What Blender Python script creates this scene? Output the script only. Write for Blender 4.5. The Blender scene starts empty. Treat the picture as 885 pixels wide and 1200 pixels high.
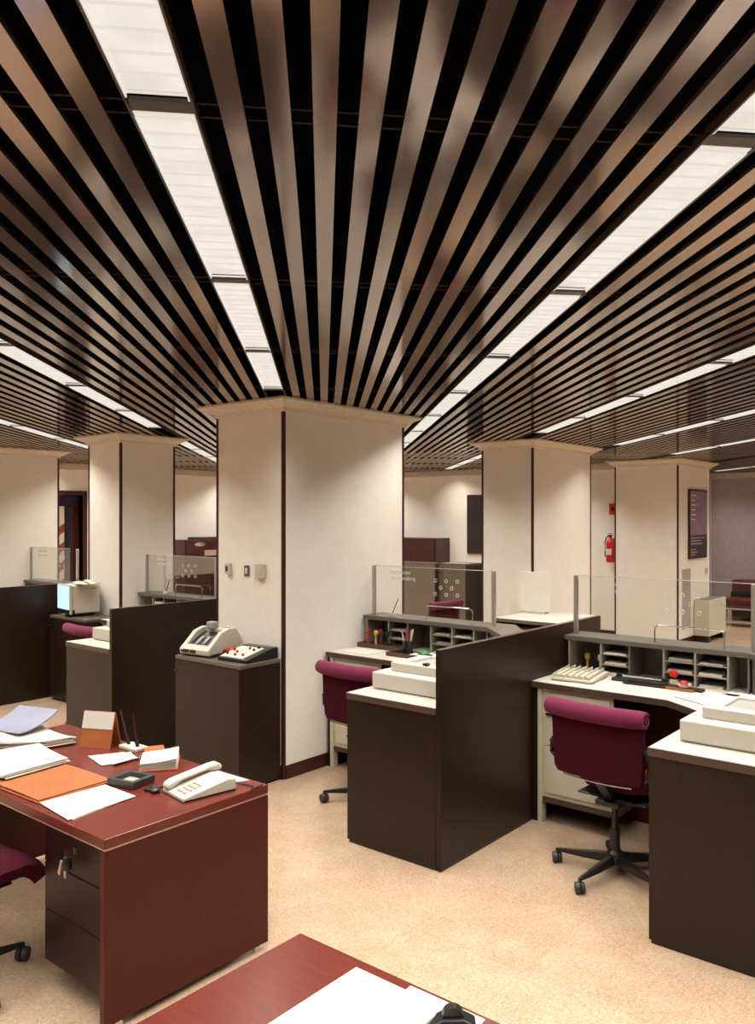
import bpy, bmesh, math, random
from mathutils import Vector, Matrix
random.seed(7)
PI = math.pi
C = bpy.context.scene.collection
SC = bpy.context.scene
H = 2.83            # underside of the ceiling slats

# ------------------------------------------------------------------ materials
def nt(name):
    m = bpy.data.materials.new(name); m.use_nodes = True
    n = m.node_tree.nodes; l = m.node_tree.links
    return m, n, l, n['Principled BSDF']

def mat(name, col, rough=.5, metal=0, spec=.5, noise=None, bump=None, coat=0, stretch=(1, 1, 1), emit=None, wear=None, sheen=0):
    """noise=(scale, amount, second colour); bump=(scale, strength)"""
    m, n, l, b = nt(name)
    b.inputs['Base Color'].default_value = (*col, 1)
    b.inputs['Roughness'].default_value = rough
    b.inputs['Metallic'].default_value = metal
    b.inputs['Specular IOR Level'].default_value = spec
    b.inputs['Coat Weight'].default_value = coat
    b.inputs['Coat Roughness'].default_value = .12
    if sheen: b.inputs['Sheen Weight'].default_value = sheen
    if emit:
        b.inputs['Emission Color'].default_value = (*emit[0], 1); b.inputs['Emission Strength'].default_value = emit[1]
    if noise or bump:
        tc = n.new('ShaderNodeTexCoord'); mp = n.new('ShaderNodeMapping'); mp.inputs['Scale'].default_value = stretch
        l.new(tc.outputs['Object'], mp.inputs['Vector'])
    if noise:
        t = n.new('ShaderNodeTexNoise'); t.inputs['Scale'].default_value = noise[0]; t.inputs['Detail'].default_value = 5
        l.new(mp.outputs['Vector'], t.inputs['Vector'])
        r = n.new('ShaderNodeMapRange'); r.inputs['From Min'].default_value = .32; r.inputs['From Max'].default_value = .68
        r.inputs['To Max'].default_value = noise[1]
        l.new(t.outputs['Fac'], r.inputs['Value'])
        x = n.new('ShaderNodeMix'); x.data_type = 'RGBA'
        x.inputs[6].default_value = (*col, 1); x.inputs[7].default_value = (*noise[2], 1)
        l.new(r.outputs['Result'], x.inputs[0]); l.new(x.outputs[2], b.inputs['Base Color'])
    if bump:
        t2 = n.new('ShaderNodeTexNoise'); t2.inputs['Scale'].default_value = bump[0]; t2.inputs['Detail'].default_value = 4
        l.new(mp.outputs['Vector'], t2.inputs['Vector'])
        bp = n.new('ShaderNodeBump'); bp.inputs['Strength'].default_value = bump[1]; bp.inputs['Distance'].default_value = .01
        l.new(t2.outputs['Fac'], bp.inputs['Height']); l.new(bp.outputs['Normal'], b.inputs['Normal'])
    return m

M = {}
M['wall'] = mat('wall_plaster', (.85, .80, .72), .8, spec=.2, noise=(9, .5, (.78, .725, .64)), bump=(60, .25))
M['wall_pink_lit'] = mat('pink_lit_plaster', (.36, .29, .295), .8, spec=.2, noise=(14, .6, (.30, .235, .24)), bump=(60, .2))  # pinkish light on the white far wall, put into its colour
M['cornice'] = mat('travertine', (.56, .485, .385), .6, noise=(25, .8, (.45, .385, .30)), bump=(80, .15))
M['trim'] = mat('dark_red_trim', (.045, .008, .006), .35)
M['wenge'] = mat('wenge_laminate', (.024, .0115, .0075), .33, spec=.28, noise=(6, .7, (.013, .0062, .0045)), bump=(30, .06), stretch=(14, 14, 1))
M['wenge_edge'] = mat('brown_edge_banding', (.085, .047, .032), .45, noise=(20, .6, (.062, .034, .023)))
M['grey_edge'] = mat('taupe_laminate', (.115, .09, .07), .4, noise=(30, .5, (.12, .095, .075)))
M['shelf_grey'] = mat('grey_taupe_laminate', (.125, .104, .084), .36, noise=(30, .5, (.105, .088, .072)))
M['worktop'] = mat('cream_laminate', (.53, .485, .415), .38, spec=.35, noise=(60, .3, (.50, .455, .385)))
M['mahogany'] = mat('mahogany_laminate', (.130, .022, .014), .26, spec=.4, noise=(5, .6, (.10, .016, .010)), stretch=(1.2, 14, 14))
M['mahogany_side'] = mat('mahogany_panel', (.072, .0095, .0065), .38, spec=.25, noise=(5, .7, (.055, .007, .005)), stretch=(12, 12, 1.2))
M['mahogany_shaded'] = mat('shaded_mahogany_panel', (.020, .0045, .0045), .38, spec=.25, noise=(5, .7, (.014, .003, .003)), stretch=(12, 12, 1.2))  # same mahogany, darkened for the little light reaching the pedestal
M['inlay'] = mat('brushed_inlay', (.62, .46, .38), .35, metal=.6)
M['cream_metal'] = mat('cream_enamel', (.60, .55, .41), .38, noise=(5, .25, (.55, .50, .37)))
M['cream_plastic'] = mat('cream_plastic', (.56, .51, .43), .42, noise=(40, .2, (.53, .48, .405)))
M['beige_plastic'] = mat('beige_plastic', (.52, .45, .34), .45, noise=(40, .2, (.48, .41, .31)))
M['grey_plastic'] = mat('grey_plastic', (.33, .31, .29), .4, noise=(40, .3, (.28, .26, .245)))
M['black'] = mat('black_plastic', (.012, .011, .011), .32, noise=(40, .3, (.018, .016, .016)))
M['black_metal'] = mat('black_enamel', (.012, .010, .010), .3, noise=(40, .3, (.018, .015, .015)))
M['rubber'] = mat('dark_rubber', (.03, .026, .024), .5, noise=(40, .3, (.04, .034, .03)))
M['chrome'] = mat('chrome', (.72, .68, .62), .18, metal=1, noise=(60, .2, (.65, .6, .55)))
M['alu'] = mat('brushed_aluminium', (.60, .56, .52), .32, metal=.75, noise=(60, .3, (.52, .48, .45)))
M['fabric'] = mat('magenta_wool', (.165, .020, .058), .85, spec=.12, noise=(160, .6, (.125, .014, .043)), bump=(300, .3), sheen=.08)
M['fabric_shaded'] = mat('shaded_magenta_wool', (.055, .0055, .014), .85, spec=.08, noise=(160, .6, (.040, .004, .010)), bump=(300, .3))  # same magenta wool, darkened for the shade on seats and backs
M['paper'] = mat('white_paper', (.58, .54, .475), .7, noise=(30, .25, (.55, .51, .445)))
M['paper_cream'] = mat('cream_paper', (.55, .485, .40), .7, noise=(30, .25, (.52, .455, .37)))
M['orange'] = mat('orange_leather', (.38, .115, .032), .4, noise=(12, .7, (.28, .08, .022)), bump=(60, .1))
M['orange_cloth'] = mat('orange_cloth', (.62, .07, .02), .8, noise=(30, .5, (.5, .05, .015)), bump=(40, .4))
M['red'] = mat('red_enamel', (.50, .012, .012), .3, noise=(30, .3, (.42, .01, .01)))
M['yellow'] = mat('yellow_wood', (.62, .40, .09), .4, noise=(30, .4, (.55, .34, .07)))
M['green'] = mat('green_cloth', (.06, .20, .07), .8, noise=(40, .5, (.04, .15, .05)))
M['transom'] = mat('dark_violet_glass', (.02, .015, .04), .2, noise=(8, .5, (.035, .02, .07)))
M['blue'] = mat('blue_plastic', (.05, .08, .25), .4, noise=(40, .3, (.04, .06, .2)))
M['oxblood'] = mat('oxblood_lacquer', (.050, .009, .007), .25, noise=(9, .6, (.035, .006, .005)), stretch=(1, 1, 8))
M['grey_panel'] = mat('grey_brown_panel', (.135, .105, .075), .5, noise=(8, .6, (.115, .088, .062)))
M['dark_panel'] = mat('dark_brown_panel', (.028, .018, .013), .4, noise=(8, .6, (.02, .013, .01)))
M['leather'] = mat('burgundy_leather', (.10, .014, .012), .38, noise=(8, .6, (.075, .010, .009)), bump=(40, .1))
M['slot'] = mat('pale_grey_laminate', (.29, .255, .21), .5, noise=(30, .3, (.26, .225, .185)))
M['void'] = mat('black_plenum', (.0025, .0025, .003), .9, spec=0, noise=(4, .5, (.005, .004, .004)))
M['carrier'] = mat('dark_carrier', (.012, .007, .006), .6, spec=.1, noise=(20, .5, (.02, .012, .01)))
M['lilac'] = mat('lilac_reflection', (.24, .17, .27), .25, noise=(4, .8, (.30, .22, .33)))  # purple reflection in the board's glass, put into the colour
M['etch'] = mat('white_lettering', (.72, .70, .66), .6, noise=(90, .2, (.66, .64, .6)))
M['vent'] = mat('vent_grey', (.38, .33, .28), .5, noise=(20, .2, (.34, .3, .25)))
M['binder'] = mat('blue_grey_vinyl', (.27, .28, .36), .22, noise=(10, .4, (.23, .24, .32)))
M['coin'] = mat('brass_coins', (.62, .55, .38), .45, metal=.2, noise=(80, .6, (.55, .47, .3)))
M['louvre'] = mat('opal_louvre', (.30, .29, .27), .5, noise=(8, .3, (.26, .25, .235)), emit=((1, .94, .86), .60))
M['endcap'] = mat('bronze_end_plate', (.045, .032, .026), .4, noise=(20, .4, (.035, .025, .02)))
M['stripe_red'] = mat('red_stripe', (.22, .03, .03), .5, noise=(20, .3, (.2, .025, .025)))
M['screen'] = mat('glowing_screen', (.1, .12, .14), .15, emit=((.55, .86, 1), 1.15), noise=(5, .3, (.12, .14, .16)))

def floor_material():
    m, n, l, b = nt('polished_marble_terrazzo')
    tc = n.new('ShaderNodeTexCoord')
    v = n.new('ShaderNodeTexVoronoi'); v.inputs['Scale'].default_value = 170
    l.new(tc.outputs['Object'], v.inputs['Vector'])
    s = n.new('ShaderNodeSeparateColor'); l.new(v.outputs['Color'], s.inputs[0])
    r = n.new('ShaderNodeValToRGB'); e = r.color_ramp.elements
    e[0].position = 0; e[0].color = (.38, .25, .165, 1)
    e[1].position = .25; e[1].color = (.465, .32, .215, 1)
    a = r.color_ramp.elements.new(.75); a.color = (.50, .365, .255, 1)
    a = r.color_ramp.elements.new(1); a.color = (.56, .43, .315, 1)
    l.new(s.outputs[0], r.inputs['Fac'])
    t = n.new('ShaderNodeTexNoise'); t.inputs['Scale'].default_value = 5; t.inputs['Detail'].default_value = 6
    l.new(tc.outputs['Object'], t.inputs['Vector'])
    x = n.new('ShaderNodeMix'); x.data_type = 'RGBA'; x.blend_type = 'MULTIPLY'; x.inputs[0].default_value = .55
    r2 = n.new('ShaderNodeValToRGB'); r2.color_ramp.elements[0].position = .35; r2.color_ramp.elements[0].color = (.86, .76, .68, 1)
    r2.color_ramp.elements[1].position = .65; r2.color_ramp.elements[1].color = (1, 1, 1, 1)
    l.new(t.outputs['Fac'], r2.inputs['Fac'])
    l.new(r.outputs['Color'], x.inputs[6]); l.new(r2.outputs['Color'], x.inputs[7])
    bk = n.new('ShaderNodeTexBrick'); bk.offset = 0; bk.inputs['Scale'].default_value = 1
    bk.inputs['Brick Width'].default_value = .6; bk.inputs['Row Height'].default_value = .6
    bk.inputs['Mortar Size'].default_value = .0025
    bk.inputs['Color1'].default_value = (1, 1, 1, 1); bk.inputs['Color2'].default_value = (.94, .93, .92, 1); bk.inputs['Mortar'].default_value = (.86, .80, .74, 1)
    l.new(tc.outputs['Object'], bk.inputs['Vector'])
    y = n.new('ShaderNodeMix'); y.data_type = 'RGBA'; y.blend_type = 'MULTIPLY'; y.inputs[0].default_value = .8
    l.new(x.outputs[2], y.inputs[6]); l.new(bk.outputs['Color'], y.inputs[7])
    l.new(y.outputs[2], b.inputs['Base Color'])
    b.inputs['Roughness'].default_value = .13
    b.inputs['Specular IOR Level'].default_value = .45
    return m
M['floor'] = floor_material()

def slat_material():
    m, n, l, b = nt('bronze_anodised_slat')
    tc = n.new('ShaderNodeTexCoord'); t = n.new('ShaderNodeTexNoise'); t.inputs['Scale'].default_value = 1.3; t.inputs['Detail'].default_value = 3
    l.new(tc.outputs['Object'], t.inputs['Vector'])
    r = n.new('ShaderNodeMapRange'); r.inputs['To Min'].default_value = .09; r.inputs['To Max'].default_value = .15
    l.new(t.outputs['Fac'], r.inputs['Value']); l.new(r.outputs['Result'], b.inputs['Roughness'])
    b.inputs['Base Color'].default_value = (.315, .25, .228, 1)
    b.inputs['Metallic'].default_value = .86
    t2 = n.new('ShaderNodeTexNoise'); t2.inputs['Scale'].default_value = 6
    l.new(tc.outputs['Object'], t2.inputs['Vector'])
    bp = n.new('ShaderNodeBump'); bp.inputs['Strength'].default_value = .03; bp.inputs['Distance'].default_value = .01
    l.new(t2.outputs['Fac'], bp.inputs['Height']); l.new(bp.outputs['Normal'], b.inputs['Normal'])
    return m
M['slat'] = slat_material()

def glass_material(name, tint, gl):
    m = bpy.data.materials.new(name); m.use_nodes = True
    n = m.node_tree.nodes; l = m.node_tree.links; n.clear()
    o = n.new('ShaderNodeOutputMaterial'); tr = n.new('ShaderNodeBsdfTransparent'); g = n.new('ShaderNodeBsdfGlossy')
    tr.inputs['Color'].default_value = (*tint, 1); g.inputs['Roughness'].default_value = .02
    fr = n.new('ShaderNodeFresnel'); fr.inputs['IOR'].default_value = 1.45
    mu = n.new('ShaderNodeMath'); mu.operation = 'MULTIPLY'; mu.inputs[1].default_value = gl
    mx = n.new('ShaderNodeMixShader')
    l.new(fr.outputs[0], mu.inputs[0]); l.new(mu.outputs[0], mx.inputs[0]); l.new(tr.outputs[0], mx.inputs[1]); l.new(g.outputs[0], mx.inputs[2])
    l.new(mx.outputs[0], o.inputs['Surface'])
    return m
M['glass'] = glass_material('clear_glass', (.97, .98, .965), .4)
M['glass_edge'] = mat('polished_glass_edge', (.62, .64, .58), .2, noise=(20, .2, (.55, .58, .52)))

def diffuser_material():
    m, n, l, b = nt('glowing_diffuser')
    b.inputs['Base Color'].default_value = (.12, .117, .11, 1); b.inputs['Roughness'].default_value = .6; b.inputs['Specular IOR Level'].default_value = .1
    b.inputs['Emission Color'].default_value = (1, .945, .865, 1)
    tc = n.new('ShaderNodeTexCoord'); t = n.new('ShaderNodeTexNoise'); t.inputs['Scale'].default_value = 7; t.inputs['Detail'].default_value = 2
    l.new(tc.outputs['Object'], t.inputs['Vector'])
    r = n.new('ShaderNodeMapRange'); r.inputs['From Min'].default_value = .3; r.inputs['From Max'].default_value = .6
    r.inputs['To Min'].default_value = .70; r.inputs['To Max'].default_value = .82
    l.new(t.outputs['Fac'], r.inputs['Value']); l.new(r.outputs['Result'], b.inputs['Emission Strength'])
    return m
M['diffuser'] = diffuser_material()

# ------------------------------------------------------------------ mesh helpers
class MB:
    def __init__(s): s.bm = bmesh.new()
    def box(s, x0, x1, y0, y1, z0, z1, mx=None):
        vs = [s.bm.verts.new((x, y, z)) for z in (z0, z1) for (x, y) in ((x0, y0), (x1, y0), (x1, y1), (x0, y1))]
        for f in ((3, 2, 1, 0), (4, 5, 6, 7), (0, 1, 5, 4), (1, 2, 6, 5), (2, 3, 7, 6), (3, 0, 4, 7)):
            s.bm.faces.new([vs[i] for i in f])
        if mx is not None: bmesh.ops.transform(s.bm, matrix=mx, verts=vs)
        return s
    def prism(s, pts, z0, z1, mx=None):
        """pts counter-clockwise in plan"""
        a = sum(pts[i][0]*pts[(i+1) % len(pts)][1]-pts[(i+1) % len(pts)][0]*pts[i][1] for i in range(len(pts)))
        if a < 0: pts = pts[::-1]
        lo = [s.bm.verts.new((x, y, z0)) for x, y in pts]; hi = [s.bm.verts.new((x, y, z1)) for x, y in pts]
        s.bm.faces.new(lo[::-1]); s.bm.faces.new(hi); n = len(pts)
        for i in range(n): s.bm.faces.new((lo[i], lo[(i+1) % n], hi[(i+1) % n], hi[i]))
        if mx is not None: bmesh.ops.transform(s.bm, matrix=mx, verts=lo+hi)
        return s
    def side(s, pts, x0, x1, mx=None):
        """profile of (y, z) extruded along x"""
        m = Matrix(((0, 0, 1, 0), (1, 0, 0, 0), (0, 1, 0, 0), (0, 0, 0, 1)))
        return s.prism(pts, x0, x1, (mx @ m) if mx is not None else m)
    def cyl(s, p0, p1, r0, r1=None, n=16):
        r1 = r0 if r1 is None else r1
        p0 = Vector(p0); p1 = Vector(p1); d = (p1-p0); q = d.to_track_quat('Z', 'Y')
        rings = []
        for p, r in ((p0, r0), (p1, r1)):
            rings.append([s.bm.verts.new(p + q @ Vector((r*math.cos(2*PI*i/n), r*math.sin(2*PI*i/n), 0))) for i in range(n)])
        s.bm.faces.new(rings[0][::-1]); s.bm.faces.new(rings[1])
        for i in range(n): s.bm.faces.new((rings[0][i], rings[0][(i+1) % n], rings[1][(i+1) % n], rings[1][i]))
        return s
    def tube(s, pts, r, n=8):
        pts = [Vector(p) for p in pts]; rings = []
        for k, p in enumerate(pts):
            d = (pts[min(k+1, len(pts)-1)]-pts[max(k-1, 0)]).normalized(); q = d.to_track_quat('Z', 'Y')
            rings.append([s.bm.verts.new(p + q @ Vector((r*math.cos(2*PI*i/n), r*math.sin(2*PI*i/n), 0))) for i in range(n)])
        s.bm.faces.new(rings[0][::-1]); s.bm.faces.new(rings[-1])
        for a, b in zip(rings, rings[1:]):
            for i in range(n): s.bm.faces.new((a[i], a[(i+1) % n], b[(i+1) % n], b[i]))
        return s
    def lathe(s, prof, c=(0, 0, 0), n=20, mx=None):
        rings = []; allv = []
        for r, z in prof:
            ring = [s.bm.verts.new((c[0]+max(r, 1e-4)*math.cos(2*PI*i/n), c[1]+max(r, 1e-4)*math.sin(2*PI*i/n), c[2]+z)) for i in range(n)]
            rings.append(ring); allv += ring
        s.bm.faces.new(rings[0][::-1]); s.bm.faces.new(rings[-1])
        for a, b in zip(rings, rings[1:]):
            for i in range(n): s.bm.faces.new((a[i], a[(i+1) % n], b[(i+1) % n], b[i]))
        if mx is not None: bmesh.ops.transform(s.bm, matrix=mx, verts=allv)
        return s
    def grid(s, fn, nu, nv, t=0):
        """surface fn(u,v)->(x,y,z); t thickens it along its normal"""
        g = [[s.bm.verts.new(fn(i/nu, j/nv)) for j in range(nv+1)] for i in range(nu+1)]
        fs = [s.bm.faces.new((g[i][j], g[i+1][j], g[i+1][j+1], g[i][j+1])) for i in range(nu) for j in range(nv)]
        if t:
            bmesh.ops.recalc_face_normals(s.bm, faces=fs)
            bmesh.ops.solidify(s.bm, geom=fs, thickness=t)
        return s
    def build(s, name, m, parent=None, bevel=0, smooth=False, loc=None, rot=0, segs=2):
        bmesh.ops.recalc_face_normals(s.bm, faces=s.bm.faces[:])
        me = bpy.data.meshes.new(name); s.bm.to_mesh(me); s.bm.free()
        o = bpy.data.objects.new(name, me); C.objects.link(o); me.materials.append(M[m] if isinstance(m, str) else m)
        if parent is not None: o.parent = parent
        if loc is not None: o.location = loc
        if rot: o.rotation_euler.z = rot
        if smooth:
            for p in me.polygons: p.use_smooth = True
            try: me.set_sharp_from_angle(angle=math.radians(40))
            except Exception: pass
        if bevel:
            b = o.modifiers.new('bevel', 'BEVEL'); b.width = bevel; b.segments = segs; b.limit_method = 'ANGLE'; b.angle_limit = math.radians(40)
        return o

def tag(o, label=None, cat=None, group=None, kind=None):
    if label: o['label'] = label
    if cat: o['category'] = cat
    if group: o['group'] = group
    if kind: o['kind'] = kind
    return o
def thing(name, label, cat, loc=(0, 0, 0), rz=0, group=None):
    o = bpy.data.objects.new(name, None); C.objects.link(o); o.location = loc; o.rotation_euler.z = rz
    o.empty_display_size = .1
    return tag(o, label, cat, group)
def struct(o): o['kind'] = 'structure'; return o
def kids(o): return [c for c in bpy.data.objects if c.parent == o]
def copy_tree(o, parent=None):
    c = o.copy(); C.objects.link(c); c.parent = parent
    for ch in kids(o): copy_tree(ch, c)
    return c
def place(o, loc, rz=0, label=None, group=None):
    o.location = loc; o.rotation_euler.z = rz
    if label: o['label'] = label
    if group: o['group'] = group
    return o

# ------------------------------------------------------------------ room shell
XL, XR, YN, YB, YF, XS = -12.7, 3.6, -3.0, 12.3, 16.4, -5.45
struct(MB().box(XL-.2, XR+.2, YN-.2, YF+.2, -.12, 0).build('floor', 'floor'))
struct(MB().box(XL-.2, XR+.2, YN-.2, YF+.2, 3.2, 3.3).build('ceiling', 'void'))
ZT = 3.2
# left wall with its doorway
D0, D1, DH = 6.05, 7.10, 2.31
w = MB().box(XL-.2, XL, YN, D0, 0, ZT).box(XL-.2, XL, D1, YB+.2, 0, ZT).box(XL-.2, XL, D0, D1, DH, ZT)
struct(w.build('wall_left', 'wall'))
struct(MB().box(XL, XS-.2, YB, YB+.2, 0, ZT).build('wall_back', 'wall'))
struct(MB().box(XS-.2, XS, YB, YF, 0, ZT).build('wall_return', 'wall'))
struct(MB().box(XS, XR, YF, YF+.2, 0, ZT).build('wall_far', 'wall_pink_lit'))
struct(MB().box(XR, XR+.2, YN, YF+.2, 0, ZT).build('unseen_wall_right', 'dark_panel'))  # unseen wall, made dark brown to cut bounced light
struct(MB().box(XL, XR, YN-.2, YN, 0, ZT).build('unseen_wall_near', 'dark_panel'))  # unseen as well, darkened for less bounce
struct(MB().box(XL, XL+.05, YN, YB, 2.72, 2.83).build('trim_1', 'cornice', bevel=.01))
struct(MB().box(XL+.05, XS-.2, YB-.05, YB, 2.72, 2.83).build('trim_2', 'cornice', bevel=.01))
struct(MB().box(XS, XR, YF-.05, YF, 2.72, 2.83).build('trim_3', 'cornice', bevel=.01))
struct(MB().box(XL, XL+.015, D1+.08, YB-.02, 0, .1).build('baseboard_left', 'trim'))
struct(MB().box(XL+.02, XS-.2, YB-.015, YB, 0, .1).build('baseboard_back', 'trim'))
# door
d = struct(MB().box(XL-.12, XL+.03, D0-.07, D0, 0, DH+.07).box(XL-.12, XL+.03, D1, D1+.07, 0, DH+.07).box(XL-.12, XL+.03, D0, D1, DH, DH+.07).build('door_1', 'trim', bevel=.004))
MB().box(XL-.15, XL-.10, D0+.80, D1, 0, DH-.18).build('door_leaf', 'oxblood', d, bevel=.004)
MB().box(XL-.14, XL-.10, D0, D1, DH-.17, DH).build('transom', 'transom', d)
MB().box(XL-.13, XL-.09, D1-.22, D1-.12, 0, DH-.18).build('door_stile', 'black', d)
sp = MB().box(XL-.15, XL-.11, D0, D0+.80, 0, DH-.18).build('side_panel', 'paper', d)
for k in range(7):
    z = .25+k*.3
    m = MB(); m.prism([(D0+.005, z), (D0+.795, z+.56), (D0+.795, z+.70), (D0+.005, z+.14)] if z+.70 < DH-.18 else [(D0+.005, z), (D0+.1, z+.07), (D0+.1, z+.1), (D0+.005, z+.04)], XL-.112, XL-.105,
        Matrix(((0, 0, 1, 0), (1, 0, 0, 0), (0, 1, 0, 0), (0, 0, 0, 1))))
    m.build('diagonal_stripe', 'stripe_red', sp)

# ------------------------------------------------------------------ pillars
PILLARS = []
def pillar(x0, x1, y0, y1, front=True):
    PILLARS.append((x0, x1, y0, y1))
    p = struct(MB().box(x0, x1, y0, y1, 0, H-.01).build('pillar', 'wall'))
    o = .115; zb = 2.735; m = MB()
    bm = m.bm; rr = []
    for (e, z) in ((.012, zb), (.03, zb+.03), (o, zb+.078), (o, H-.001)):
        rr.append([bm.verts.new(v) for v in ((x0-e, y0-e, z), (x1+e, y0-e, z), (x1+e, y1+e, z), (x0-e, y1+e, z))])
    bm.faces.new(rr[0][::-1]); bm.faces.new(rr[-1])
    for a, b in zip(rr, rr[1:]):
        for i in range(4): bm.faces.new((a[i], a[(i+1) % 4], b[(i+1) % 4], b[i]))
    m.build('cornice', 'cornice', p)
    for (cx, cy, sx, sy) in ((x0, y0, -1, -1), (x1, y0, 1, -1), (x1, y1, 1, 1), (x0, y1, -1, 1)):
        t = .004; w_ = .02
        MB().prism([(cx+sx*t, cy+sy*t), (cx-sx*w_, cy+sy*t), (cx-sx*w_, cy), (cx, cy), (cx, cy-sy*w_), (cx+sx*t, cy-sy*w_)], 0, zb).build('corner_trim', 'trim', p)
    MB().box(x1, x1+.012, y0+.02, y1-.02, 0, .10).box(x0+.02, x1-.02, y0-.012, y0, 0, .10).build('skirting', 'trim', p)
    return p
p_main = pillar(-5.30, -4.52, 4.10, 5.505)
p_two = pillar(-8.40, -7.775, 4.77, 5.435)
p_one = pillar(-11.4, -10.50, 4.45, 5.54)
p_four = pillar(-5.35, -4.66, 7.98, 9.43)
p_five = pillar(-5.48, -4.46, 11.93, 13.35)

# ------------------------------------------------------------------ ceiling: slats, carriers and louvred lights
D = Vector((-.70711, .70711, 0)); S = Vector((.70711, .70711, 0))
def span(s):
    """t interval of the line s*S + t*D inside the room rectangle"""
    lo, hi = -99, 99
    for (a, b, mn, mx) in ((s*.70711, -.70711, XL, XR), (s*.70711, .70711, YN, YF)):
        t0, t1 = sorted(((mn-a)/b, (mx-a)/b)); lo = max(lo, t0); hi = min(hi, t1)
    return lo, hi
ROT = Matrix(((S.x, D.x, 0, 0), (S.y, D.y, 0, 0), (0, 0, 1, 0), (0, 0, 0, 1)))   # local (s, t, z) -> world
slats = MB(); S0 = -.347
for m_ in range(-11, 15):
    c0 = S0 + 1.3*m_
    for k in range(11):
        s = c0+.152+.1*k-.002
        lo, hi = span(s)
        if hi-lo < .3: continue
        slats.box(s-.026, s+.026, lo+.03, hi-.03, H, H+.012, ROT)
struct(slats.build('ceiling_slats', 'slat'))
car = MB()
for k in range(-5, 15):
    t = 1.83+1.3*k
    for dt in (-.03, .03):
        lo, hi = -99, 99
        for (a, b, mn, mx) in ((-t*.70711, .70711, XL, XR), (t*.70711, .70711, YN, YF)):
            t0, t1 = sorted(((mn-a)/b, (mx-a)/b)); lo = max(lo, t0); hi = min(hi, t1)
        if hi-lo > .5: car.box(lo+.05, hi-.05, t+dt-.004, t+dt+.004, H+.014, H+.03, ROT)
struct(car.build('ceiling_carriers', 'carrier'))

LW = .066
rails = MB()
for m_ in range(-11, 15):
    c = S0+1.3*m_
    for e in (-1, 1):
        lo, hi = span(c+e*.085)
        if hi-lo > .5:
            a0, a1 = sorted((c+e*(LW+.001), c+e*(LW+.006)))
            rails.box(a0, a1, lo+.05, hi-.05, H-.001, H+.025, ROT)
struct(rails.build('ceiling_rails', 'endcap'))

def make_light():
    r = thing('ceiling_light', '', 'ceiling light')
    MB().box(-LW, LW, .02, 1.235, .018, .022).build('diffuser', 'diffuser', r)
    m = MB()
    for k in range(17): m.box(-LW, LW, .03+k*.0745, .033+k*.0745, .005, .011)
    m.box(-LW, -LW+.003, .02, 1.235, .0, .018).box(LW-.003, LW, .02, 1.235, .0, .018)
    m.build('louvre', 'louvre', r)
    MB().box(-LW, LW, 1.248, 1.294, .003, .012).build('end_plate', 'endcap', r)
    MB().box(-LW, LW, .0, .018, .004, .022).build('end_cap', 'louvre', r)
    L = bpy.data.lights.new('strip_lamp', 'AREA'); L.shape = 'RECTANGLE'; L.size = .12; L.size_y = 1.18
    L.energy = 15.5; L.color = (1, .965, .89); L.spread = math.radians(120)
    lo = bpy.data.objects.new('strip_lamp', L); C.objects.link(lo); lo.parent = r; lo.location = (0, .63, -.003)
    return r
STRIP = {-3: 'ceiling strip deepest at the far left', -2: 'ceiling strip second left of the front pillar', -1: 'ceiling strip leading to the second pillar',
         0: 'ceiling strip that runs straight to the front pillar', 1: 'bright ceiling strip passing right of the front pillar',
         2: 'second ceiling strip right of the front pillar', 3: 'third ceiling strip right of the front pillar',
         4: 'fourth ceiling strip right of the front pillar', 5: 'fifth ceiling strip right of the front pillar'}
ORD = ['nearest', 'second', 'third', 'fourth', 'fifth', 'sixth', 'seventh', 'eighth', 'ninth', 'tenth', 'eleventh', 'twelfth', 'thirteenth', 'fourteenth', 'fifteenth', 'sixteenth']
proto = make_light(); first = True
for m_ in range(-9, 13):
    c = S0+1.3*m_
    lo, hi = span(c)
    idx = 0
    for k in range(-2, 14):
        t = 1.83+1.3*k
        if t < lo+.1 or t+1.3 > hi-.1: continue
        bad = False
        for (x0, x1, y0, y1) in PILLARS:
            for q in range(14):
                for e in (-.07, .07):
                    p = S*(c+e)+D*(t+1.3*q/13)
                    if x0-.12 < p.x < x1+.12 and y0-.12 < p.y < y1+.12: bad = True
        for q in range(8):
            p = S*c+D*(t+1.3*q/7)
            if p.x < XS-.05 and p.y > YB-.1: bad = True
            if p.x < XS+.15 and p.y > YB-.1: bad = True
        if bad: continue
        o = proto if first else copy_tree(proto); first = False
        p = S*c+D*t
        if k < 0 or m_ > 6 or m_ < -4:
            lab = 'long white louvred fluorescent light flush in the slatted ceiling outside the view'; g = 'ceiling lights outside the view'
        else:
            lab = '%s louvred light panel of the %s' % (ORD[min(idx, 15)], STRIP.get(m_, 'farthest ceiling strips')); g = 'louvred ceiling lights'; idx += 1
        place(o, (p.x, p.y, H), PI/4, lab, g)

# ------------------------------------------------------------------ teller stations
def text_mesh(body, size, parent, loc, m, name='lettering', mirror=False, rz=0, tilt=PI/2):
    cu = bpy.data.curves.new(name, 'FONT'); cu.body = body; cu.size = size; cu.extrude = .0006; cu.align_x = 'LEFT'
    t = bpy.data.objects.new(name+'_src', cu); C.objects.link(t)
    dg = bpy.context.evaluated_depsgraph_get(); me = bpy.data.meshes.new_from_object(t.evaluated_get(dg)); bpy.data.objects.remove(t)
    me.materials.clear(); me.materials.append(M[m])
    if mirror: me.transform(Matrix.Scale(-1, 4, (1, 0, 0)))
    me.transform(Matrix.Rotation(tilt, 4, 'X')); me.transform(Matrix.Rotation(rz, 4, 'Z'))
    o = bpy.data.objects.new(name, me); C.objects.link(o); o.parent = parent; o.location = loc
    return o

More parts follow.
